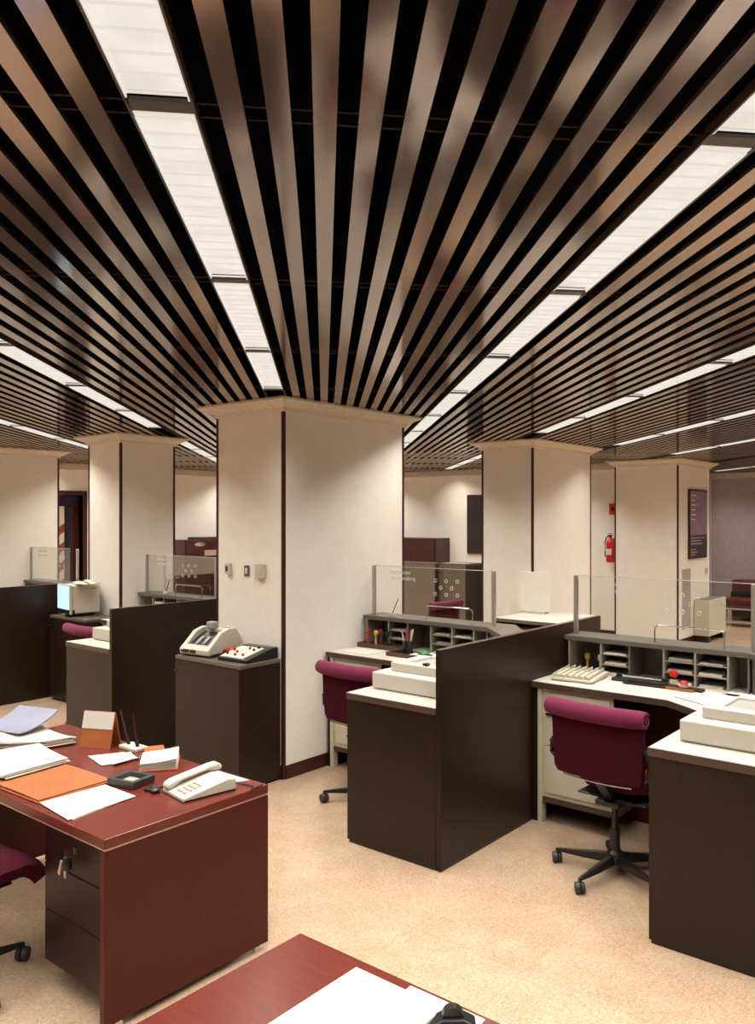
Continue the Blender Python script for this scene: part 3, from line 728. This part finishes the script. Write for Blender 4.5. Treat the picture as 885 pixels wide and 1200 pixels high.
# ------------------------------------------------------------------ plates on the pillar, notices, extinguisher
def wall_box(name, x, z, w_, h_, dep_, label, m='beige_plastic', inner=None, y=4.0995):
    r = thing(name, label, 'wall fitting', (x, y, z))
    MB().box(-w_/2, w_/2, -dep_, 0, -h_/2, h_/2).build('plate', m, r, bevel=.004)
    if inner: MB().box(-w_/4, w_/4, -dep_-.004, -dep_, -h_/4, h_/4).build(inner[0], inner[1], r, bevel=.002)
wall_box('wall_thermostat', -5.14, 1.545, .055, .085, .03, 'narrow beige sensor box, left of the three fittings on the pillar', 'cream_plastic', ('button', 'black'))
wall_box('light_switch', -4.93, 1.535, .06, .085, .008, 'brown framed light switch between two boxes on the pillar', 'grey_edge', ('rocker', 'cream_plastic'))
wall_box('junction_box', -4.755, 1.54, .095, .105, .035, 'square beige box, right of the three fittings on the pillar', 'beige_plastic', ('cover_seam', 'beige_plastic'))
# framed board on the far right pillar (face x = -4.46)
r = thing('framed_notice', 'tall dark framed notice board with lilac reflection painted above, on the far right pillar', 'notice board', (-4.4595, 12.73, 1.84))
MB().box(0, .03, -.40, .40, -.54, .54).build('frame', 'oxblood', r, bevel=.004)
MB().box(.030, .033, -.375, .375, -.515, .515).build('panel', 'black', r)
MB().box(.033, .0345, -.375, .375, -.17, .515).build('print', 'lilac', r)  # lilac reflection painted over the upper part of the board
m = MB()
for k in range(6): m.box(.0346, .036, -.34, -.34+(.22, .16, .24, .18, .2, .16)[k], .44-.075*k, .455-.075*k)
for k in range(3): m.box(.0336, .036, -.34, (.22, .1, .15)[k], -.22-.045*k, -.21-.045*k)
for k in range(3): m.box(.0336, .036, -.34, -.34+(.2, .26, .16)[k], -.40-.04*k, -.39-.04*k)
m.build('text_lines', 'etch', r)
r = thing('air_grille', 'tall narrow slatted air grille low on the far right pillar', 'air grille', (-4.4595, 12.26, .70))
MB().box(0, .008, -.18, .18, -.46, .46).build('frame', 'cream_plastic', r)
m = MB()
for k in range(26): m.box(.008, .014, -.165, .165, -.445+k*.035, -.428+k*.035)
m.build('slats', 'vent', r)
r = thing('wall_socket', 'small white switch on the far right pillar below the framed notice', 'wall fitting', (-4.4595, 13.16, 1.08))
MB().box(0, .012, -.05, .05, -.05, .05).build('plate', 'cream_plastic', r, bevel=.003); MB().box(.012, .016, -.02, .02, -.02, .02).build('rocker', 'grey_plastic', r)
r = thing('fan_coil_unit', 'cream floor-standing radiator cabinet beside the far right pillar', 'radiator', (-4.33, 12.58, 0))
MB().box(-.12, .12, 0, .80, .10, .66).build('body', 'cream_metal', r, bevel=.006)
MB().box(-.09, .10, .03, .77, .66, .665).build('grille', 'grey_edge', r)
MB().box(.12, .123, .55, .63, .55, .57).build('badge', 'grey_plastic', r)
for yy in (.03, .70): MB().box(-.10, .10, yy, yy+.06, 0, .10).build('foot', 'black', r)
r = thing('fire_extinguisher', 'red fire extinguisher hanging on the back wall beside the far right pillar', 'fire extinguisher', (-5.67, 12.19, 1.22))
MB().lathe([(.0, 0), (.065, .0), (.075, .02), (.075, .30), (.06, .36), (.03, .39), (.025, .40)], n=24).build('cylinder', 'red', r, smooth=True)
MB().box(-.05, .05, -.079, -.073, .12, .22).build('instruction_label', 'paper', r)
MB().cyl((0, 0, .40), (0, 0, .43), .02, .02, 12).box(-.015, .015, -.09, .03, .43, .445).box(-.015, .015, -.07, .02, .455, .465).build('valve', 'black', r)
MB().tube([(-.02, 0, .42), (-.07, -.01, .40), (-.095, -.01, .33), (-.095, -.01, .15), (-.09, -.01, .08)], .010, 8).build('hose', 'black', r)
MB().box(-.02, .02, .07, .11, .05, .38).build('bracket', 'black', r)
r = thing('alarm_box', 'small red alarm box on the back wall above the fire extinguisher', 'alarm box', (-5.66, 12.2995, 2.08))
MB().box(-.07, .07, -.05, 0, -.09, .09).build('body', 'red', r, bevel=.006); MB().box(-.035, .035, -.054, -.05, -.03, .03).build('glass_front', 'oxblood', r)
# picture on the back wall
r = thing('wall_picture', 'tall dark framed picture on the back wall left of the pillar beyond the counters', 'picture', (-8.24, 12.2995, 1.82))
MB().box(-.32, .32, -.035, 0, -.54, .54).build('frame', 'oxblood', r, bevel=.004); MB().box(-.27, .27, -.038, -.035, -.49, .49).build('print', 'black', r)
# cupboards
def cupboard(x, y, w_, d_, h_, rz, label, m='oxblood', extra=None):
    r = thing('tall_cupboard', label, 'cupboard', (x, y, 0), rz)
    MB().box(-w_/2, w_/2, 0, d_, .05, h_).build('body', m, r, bevel=.004)
    MB().box(-w_/2+.03, w_/2-.03, .03, d_, 0, .05).build('plinth', 'black', r)
    MB().box(-w_/2+.01, -.004, -.016, 0, .07, h_-.26).box(.004, w_/2-.01, -.016, 0, .07, h_-.26).build('door', m, r, bevel=.003)
    MB().box(-w_/2+.01, w_/2-.01, -.016, 0, h_-.245, h_-.015).build('upper_panel', m, r, bevel=.003)
    return r
cb = cupboard(-12.2, 9.32, 1.15, .45, 1.54, PI/2, 'dark red cupboard with silver oval badge against the left wall')
MB().lathe([(.01, 0), (.09, 0), (.085, .006), (0, .008)], n=24, mx=Matrix.Translation((-.27, -.016, 1.46)) @ Matrix.Rotation(PI/2, 4, 'X') @ Matrix.Diagonal((1.3, .42, 1, 1))).build('oval_badge', 'chrome', cb)
MB().box(-.17, .10, -.022, -.016, 1.25, 1.35).build('name_plate', 'inlay', cb)
o = thing('document_tray', 'flat dark tray on top of the red cupboard by the left wall', 'tray', (-12.42, 9.45, 1.541))
MB().box(-.2, .2, -.35, .35, .0, .04).build('body', 'trim', o, bevel=.004)
cupboard(-9.52, 11.82, 1.14, .45, 1.56, 0, 'dark red cupboard against the back wall behind the grey panels')
def panel_cab(x0, x1, y0, y1, h_, label, m='grey_panel'):
    r = thing('grey_cabinet', label, 'cabinet', ((x0+x1)/2, y0, 0))
    hw = (x1-x0)/2
    MB().box(-hw, hw, 0, y1-y0, .03, h_).build('body', 'dark_panel', r, bevel=.003)
    MB().box(-hw, hw, -.018, 0, .04, h_-.005).build('door', m, r, bevel=.003)
    MB().box(-hw, hw, -.018, y1-y0, h_, h_+.02).build('top', 'grey_edge', r)
    MB().box(-hw+.02, hw-.02, .02, y1-y0, 0, .03).build('plinth', 'black', r)
    return r
panel_cab(-8.55, -7.46, 9.85, 9.93, 1.23, 'grey-brown cabinet behind the glass, left of the distant magenta chair')
panel_cab(-7.455, -6.98, 9.97, 10.40, 1.225, 'grey-brown cabinet directly behind the distant magenta chair')
panel_cab(-7.30, -6.3, 10.95, 11.35, 1.27, 'dark cabinet carrying papers beside the pillar beyond the counters', 'dark_panel')
sheets('paper_sheet', [(-7.25, 10.97), (-6.85, 11.0), (-6.8, 11.25), (-7.2, 11.25)], 1.291, 'paper', 'loose papers on the distant dark cabinet beside the pillar', 5, .006, .02)

# counter in front of the pillar beyond, with printer underneath
r = thing('writing_counter', 'cream-topped counter with dark sides in front of the pillar beyond the partition', 'counter', (-4.62, 7.12, 0))
MB().box(0, .80, 0, .845, .865, .90).build('worktop', 'worktop', r, bevel=.002)
MB().box(0, .80, -.006, 0, .865, .899).build('edge_band', 'grey_edge', r)
for x in (0, .77): MB().box(x, x+.03, .01, .84, 0, .865).build('side_panel', 'wenge', r)
MB().box(.03, .77, .80, .82, 0, .865).build('back_panel', 'dark_panel', r)
MB().box(.03, .77, .10, .80, .60, .62).build('inner_shelf', 'wenge', r)
r = thing('form_printer', 'pale grey printer on the shelf under the counter beyond the partition', 'printer', (-4.40, 7.24, .622))
MB().box(-.17, .17, 0, .4, 0, .16).build('housing', 'beige_plastic', r, bevel=.008); MB().box(-.12, .12, -.004, 0, .05, .12).build('paper_slot', 'dark_panel', r)
o = MB().box(-.16, .16, 0, .4, 0, .2).build('paper_box', 'paper', None, loc=(-4.02, 7.22, .622), bevel=.004); tag(o, 'white paper box on the shelf beside the pale grey printer', 'box')
r = thing('display_board', 'blank white board standing on the cream counter against the pillar beyond', 'board', (-4.50, 7.74, .9), 0)
MB().box(-.20, .20, -.008, .008, .02, .45).build('sheet', 'wall', r, bevel=.002); MB().box(-.15, .15, -.05, .05, 0, .02).build('foot', 'worktop', r)
r = thing('long_sofa', 'long burgundy leather sofa against the far pink-lit wall', 'sofa', (-3.6, 15.55, 0))
MB().box(-1.35, 1.3, 0, .62, .20, .42).build('seat', 'leather', r, bevel=.04)
MB().box(-1.35, 1.3, .50, .75, .36, .74).build('backrest', 'leather', r, bevel=.05)
MB().box(-1.35, 1.3, .45, .51, .42, .52).build('painted_shadow_gap', 'black', r, bevel=.02)  # black strip standing in for the shade between seat and backrest
MB().box(-1.25, 1.2, .06, .62, .08, .20).build('base', 'black', r)
for x in (-1.25, 0, 1.15): MB().box(x, x+.05, .04, .08, 0, .2).build('leg', 'chrome', r)
r = thing('low_table', 'low dark glass table in front of the burgundy sofa', 'table', (-4.25, 14.95, 0))
MB().box(-.5, .9, -.22, .22, .30, .33).build('top', 'black', r, bevel=.003)
MB().box(-.5, .9, -.225, -.215, .305, .33).build('rim', 'chrome', r)
for x in (-.47, .83):
    for y in (-.2, .16): MB().box(x, x+.03, y, y+.03, 0, .30).build('leg', 'chrome', r)

# ------------------------------------------------------------------ monitor on the far cabinet
r = thing('computer_monitor', 'cream cathode ray monitor with glowing bluish screen on the cabinet by the second pillar', 'monitor', (-8.26, 4.575, .9), math.radians(81))
MB().prism([(-.13, -.17), (-.13, .17), (.17, .15), (.17, -.15)], .035, .33).build('housing', 'cream_plastic', r, bevel=.01)
MB().box(-.155, -.13, -.185, .185, .03, .34).build('bezel', 'beige_plastic', r, bevel=.006)
MB().box(-.162, -.154, -.16, .16, .08, .325).build('screen', 'screen', r)
MB().box(-.10, .13, -.10, .10, 0, .035).build('foot', 'black', r)
MB().box(-.158, -.10, -.17, .17, .035, .075).build('control_strip', 'black', r)
for e in (-.06, .02, .09): MB().box(e, e+.04, -.172, -.160, .29, .296).build('vent', 'grey_plastic', r)
o = MB().grid(lambda u, v: (-.15+u*.30, -.10+v*.2, .014+.03*math.sin(PI*u)*math.sin(PI*v)+.006*math.sin(u*9+v*5)), 10, 8, .010).build('paper_bundle', 'paper_cream', None, loc=(-8.10, 4.57, 1.231), rot=-.2, smooth=True)
tag(o, 'pale folded paper bundle lying on top of the monitor', 'paper')
o = MB().tube([(-.20, -.05, .0), (-.12, -.08, .05), (-.02, -.09, .03), (.06, -.12, .045), (.16, -.10, .01)], .005, 8).build('headset_cable', 'black', None, loc=(-8.10, 4.62, 1.243), smooth=True)
tag(o, 'black cable trailing over the top of the monitor', 'cable')
# light from the screen is its own emission

# ------------------------------------------------------------------ mahogany desk
r = thing('executive_desk', 'mahogany desk with papers and telephone at the left foreground', 'desk', (-2.812, 1.66, 0))
MB().box(-1.76, 0, 0, .80, .70, .74).build('desktop', 'mahogany', r, bevel=.004)
MB().box(-1.755, -.004, .004, .796, .693, .70).build('inlay_strip', 'inlay', r)
MB().box(-.035, 0, .0, .80, .03, .693).build('end_panel', 'mahogany_side', r, bevel=.003)
MB().box(-1.76, -1.725, 0, .80, .03, .693).build('end_panel', 'mahogany_side', r, bevel=.003)
for x in (-.03, -1.75):
    for y in (.05, .73): MB().box(x, x+.02, y, y+.03, 0, .03).build('foot', 'chrome', r)
MB().box(-.52, -.036, .05, .74, .10, .693).build('pedestal', 'mahogany_shaded', r, bevel=.003)
MB().box(-1.72, -.53, .56, .58, .33, .688).build('modesty_panel', 'mahogany_side', r, bevel=.003)
for (z0, z1) in ((.52, .685), (.325, .517), (.11, .322)):
    dr = MB().box(-.515, -.04, .035, .05, z0, z1).build('drawer', 'mahogany_shaded', r, bevel=.003)
    if z0 == .52:
        lk = MB().lathe([(.012, 0), (.012, .006), (.006, .008)], n=14, mx=Matrix.Translation((-.27, .035, .62)) @ Matrix.Rotation(PI/2, 4, 'X')).build('lock', 'chrome', dr)
ks = thing('key_ring', 'bunch of keys hanging from the lock of the mahogany desk', 'keys', (-3.082, 1.682, .62))
MB().box(-.004, .004, -.030, 0, -.012, .012).build('key', 'chrome', ks)
MB().tube([(0, -.028+.0*1, -.02)]+[(.016*math.sin(a*PI/8), -.028, -.028+.018*math.cos(a*PI/8)) for a in range(17)], .0022, 6).build('ring', 'chrome', ks)
MB().box(-.02, -.006, -.034, -.028, -.10, -.04, Matrix.Rotation(.35, 4, 'Y')).box(.0, .012, -.036, -.030, -.09, -.04).build('key', 'inlay', ks)
MB().lathe([(.0, -.04), (.018, -.034), (.02, -.01), (.012, .012), (0, .016)], (.014, -.03, -.02), 14).build('fob', 'black', ks, smooth=True)

DT = .7405
# telephone
r = thing('desk_telephone', 'cream push-button telephone near the right end of the mahogany desk', 'telephone', (-2.985, 2.215, DT), math.radians(-9))
MB().side([(-.125, 0), (.125, 0), (.125, .052), (.08, .058), (-.125, .018)], -.10, .10).build('body', 'cream_plastic', r, bevel=.006)
MB().side([(-.12, -.0), (.12, -.0), (.12, .008), (-.12, .008)], -.101, .101).build('base_plate', 'black', r)
m = MB()
for i in range(3):
    for j in range(4):
        x = .0+i*.026; y = -.095+j*.024; z = .018+(y+.125)*.195
        m.box(x-.008, x+.008, y-.007, y+.007, z, z+.007)
m.build('keypad', 'beige_plastic', r, bevel=.002)
hs = MB(); pts = []
hs.side([(-.13, .020), (-.13, .045), (-.10, .058), (.08, .088), (.115, .090), (.135, .080), (.135, .058), (.10, .056), (.06, .064), (-.06, .046), (-.09, .030), (-.10, .022)], -.094, -.040)
hs.build('handset', 'cream_plastic', r, bevel=.012, segs=3)
m = MB(); m.tube([(.02, .125, .03), (.05, .17, .006), (.12, .20, .004), (.15, .17, .004), (.13, .24, .004)], .003, 6).build('cord', 'black', r)
sheets('paper_sheet', [(-3.16, 2.25), (-2.98, 2.33), (-2.92, 2.44), (-3.18, 2.44)], DT, 'paper', 'white sheet under the back of the telephone', 1)
# keys
r = thing('key_case', 'black key case with keys lying before the telephone', 'keys', (-3.13, 2.09, DT), .2)
MB().box(-.05, .01, -.02, .015, 0, .012).lathe([(0, 0), (.02, .004), (.022, .014), (.012, .022), (0, .024)], (.01, -.012, 0), 14).lathe([(0, 0), (.018, .004), (.018, .014), (0, .02)], (-.02, .02, 0), 14).build('case', 'black', r, bevel=.003)
MB().cyl((0, .0, .014), (.06, .06, .022), .004, .003, 8).build('key', 'black_metal', r)
# ashtray
r = thing('ashtray', 'square dark grey stone ashtray on the mahogany desk', 'ashtray', (-3.31, 2.085, DT), math.radians(12))
m = MB(); bm = m.bm; rr = []
for (a, z) in ((.082, 0), (.085, .035), (.062, .036), (.052, .012)):
    rr.append([bm.verts.new((x*a*.95, y*a*.80, z)) for x, y in ((-1, -1), (1, -1), (1, 1), (-1, 1))])
bm.faces.new(rr[0][::-1]); bm.faces.new(rr[-1])
for a, b in zip(rr, rr[1:]):
    for i in range(4): bm.faces.new((a[i], a[(i+1) % 4], b[(i+1) % 4], b[i]))
m.build('dish', mat('grey_stone', (.035, .035, .031), .35, noise=(40, .7, (.022, .022, .02))), r, bevel=.004)
MB().box(-.052, .052, -.043, .043, .0125, .0135).build('glass_liner', 'vent', r)
# papers on the desk
sheets('white_folder', [(-3.376, 1.705), (-3.095, 1.69), (-3.142, 2.0), (-3.385, 2.0)], DT, 'paper', 'white folder at the front edge of the mahogany desk', 2, .003, cat='folder')
r = thing('leather_folder', 'orange leather folder on the mahogany desk left of the white folder', 'folder', (-3.64, 1.86, DT), math.radians(2))
MB().box(-.26, .255, -.175, .175, 0, .008).build('back_cover', 'orange', r, bevel=.003)
MB().grid(lambda u, v: (-.255+u*.50, -.17+v*.34, .014+.004*math.sin(u*3)), 8, 6, .005).build('front_cover', 'orange', r, smooth=True)
sheets('paper_stack', [(-4.20, 1.72), (-3.74, 1.73), (-3.775, 2.05), (-4.14, 2.08)], DT+.021, 'paper', 'stack of white sheets lying on the orange leather folder', 4, .003, .006)
sheets('paper_stack', [(-4.50, 1.90), (-4.155, 2.12), (-4.125, 2.27), (-4.50, 2.27)], DT, 'paper_cream', 'uneven heap of cream papers at the left end of the mahogany desk', 6, .004, .010)
o = MB().grid(lambda u, v: (-.17+u*.34, -.11+v*.24, .004+.075*v*v+.01*u), 8, 8, .006).build('vinyl_binder', 'binder', None, loc=(-4.56, 2.17, DT+.040), rot=math.radians(10), smooth=True)
tag(o, 'blue-grey vinyl binder propped on the cream paper heap', 'binder')
# desk calendar
r = thing('desk_calendar', 'orange and white tent-shaped desk calendar standing at the back of the mahogany desk', 'calendar', (-3.985, 2.33, DT), math.radians(24))
MB().side([(-.045, 0), (-.038, 0), (.012, .175), (.006, .18)], -.10, .085).build('front_board', 'orange', r)
MB().side([(.05, 0), (.055, 0), (.012, .18), (.006, .18)], -.10, .085).build('rear_board', 'orange', r)
MB().side([(-.022, .095), (-.020, .094), (.004, .178), (.001, .180)], -.099, .084).build('date_sheet', 'paper', r)
# pen set
r = thing('pen_holder', 'white double pen holder with two slanting pens beside the desk calendar', 'pen holder', (-3.80, 2.405, DT), 0)
MB().box(-.075, .075, -.04, .04, 0, .018).build('base', 'paper_cream', r, bevel=.004)
for (x, tx, ty, lab) in ((-.04, -.12, .0, 'l'), (.04, -.02, .01, 'r')):
    MB().cyl((x, 0, .016), (x+(tx-x)*.25, ty*.25, .05), .009, .011, 12).build('socket', 'black', r)
    MB().cyl((x+(tx-x)*.2, ty*.2, .045), (tx, ty, .185), .0065, .004, 8).build('pen', 'oxblood', r)
sheets('envelope', [(-3.86, 2.19), (-3.66, 2.15), (-3.62, 2.30), (-3.78, 2.34)], DT, 'paper', 'white envelope lying before the pen holder', 2, .002, cat='envelope')
sheets('paper_sheet', [(-3.74, 2.20), (-3.61, 2.18), (-3.62, 2.32), (-3.74, 2.34)], DT, 'paper', 'curled white sheet between the envelope and the memo pad', 2, .002, .012)
r = thing('memo_book', 'orange covered memo book with fanned white pages on the mahogany desk', 'notebook', (-3.46, 2.335, DT), math.radians(-38))
MB().box(-.115, .115, -.09, .09, 0, .006).build('cover', 'orange', r, bevel=.002)
m = MB()
for k in range(6): m.grid(lambda u, v, k=k: (-.11+u*.21, -.085+v*.17, .010+k*.005+.010*math.sin(PI*u)*(k/5)+.016*v*v*(k/5)), 10, 6, .002)
m.build('pages', 'paper', r, smooth=True)
o = MB().box(-.08, .08, -.05, .05, 0, .012).build('orange_pad', 'orange', None, loc=(-3.66, 2.44, DT), rot=-.5, bevel=.002); tag(o, 'small orange pad at the rear edge of the mahogany desk', 'notepad')

# ------------------------------------------------------------------ second mahogany desk, bottom of the view
r = thing('mahogany_desk', 'mahogany desk top cut off by the bottom of the view', 'desk', (-1.735, .84, 0))
MB().box(0, 1.7, 0, .80, .70, .74).build('desktop', 'mahogany', r, bevel=.004)
MB().box(.004, 1.696, .004, .796, .693, .70).build('inlay_strip', 'inlay', r)
for x in (0, 1.665): MB().box(x, x+.035, 0, .80, .03, .693).build('end_panel', 'mahogany_side', r, bevel=.003)
MB().box(.036, 1.664, .6, .62, .33, .688).build('modesty_panel', 'mahogany_side', r)
for x in (.005, 1.675):
    for y in (.05, .73): MB().box(x, x+.02, y, y+.03, 0, .03).build('foot', 'chrome', r)
r = thing('document_box', 'thick stack of white printout on the mahogany desk at the bottom', 'paper', (-1.31, 1.40, DT), 0)
MB().box(-.14, .15, -.25, .17, 0, .028).build('sheets', 'paper', r, bevel=.002)
MB().box(-.141, .151, -.251, .171, .010, .013).build('divider_sheet', 'grey_plastic', r)
sheets('paper_sheet', [(-1.30, 1.42), (-1.05, 1.42), (-1.08, 1.625), (-1.31, 1.625)], DT, 'paper', 'white sheet beside the thick printout on the bottom desk', 1)
r = thing('tape_dispenser', 'dark glossy tape dispenser on the bottom desk beside the printout', 'tape dispenser', (-1.125, 1.545, DT), math.radians(-50))
MB().side([(-.06, 0), (.06, 0), (.06, .02), (.03, .035), (-.02, .035), (-.06, .015)], -.025, .025).build('body', 'black', r, bevel=.006)
MB().cyl((-.012, .005, .032), (.012, .005, .032), .026, .026, 20).build('tape_roll', 'black', r)

# ------------------------------------------------------------------ camera, world, colour
cam = bpy.data.cameras.new('camera'); co = bpy.data.objects.new('camera', cam); C.objects.link(co)
co.location = (0, 0, 1.95); co.rotation_euler = (PI/2, 0, math.radians(37.76))
cam.sensor_fit = 'HORIZONTAL'; cam.sensor_width = 36; cam.lens = 36*949/885
cam.shift_x = -(500-442.5)/885; cam.shift_y = 6/885
cam.clip_start = .05; SC.camera = co
W = bpy.data.worlds.new('world'); SC.world = W; W.use_nodes = True
W.node_tree.nodes['Background'].inputs[0].default_value = (.5, .45, .42, 1); W.node_tree.nodes['Background'].inputs[1].default_value = .01
SC.view_settings.view_transform = 'Standard'; SC.view_settings.look = 'None'; SC.view_settings.gamma = 1
SC.view_settings.use_curve_mapping = False
SC.view_settings.exposure = 0.0
SC.cycles.max_bounces = 8; SC.cycles.glossy_bounces = 4; SC.cycles.diffuse_bounces = 4; SC.cycles.transparent_max_bounces = 12
SC.cycles.use_light_tree = True
SC.cycles.sample_clamp_indirect = 4
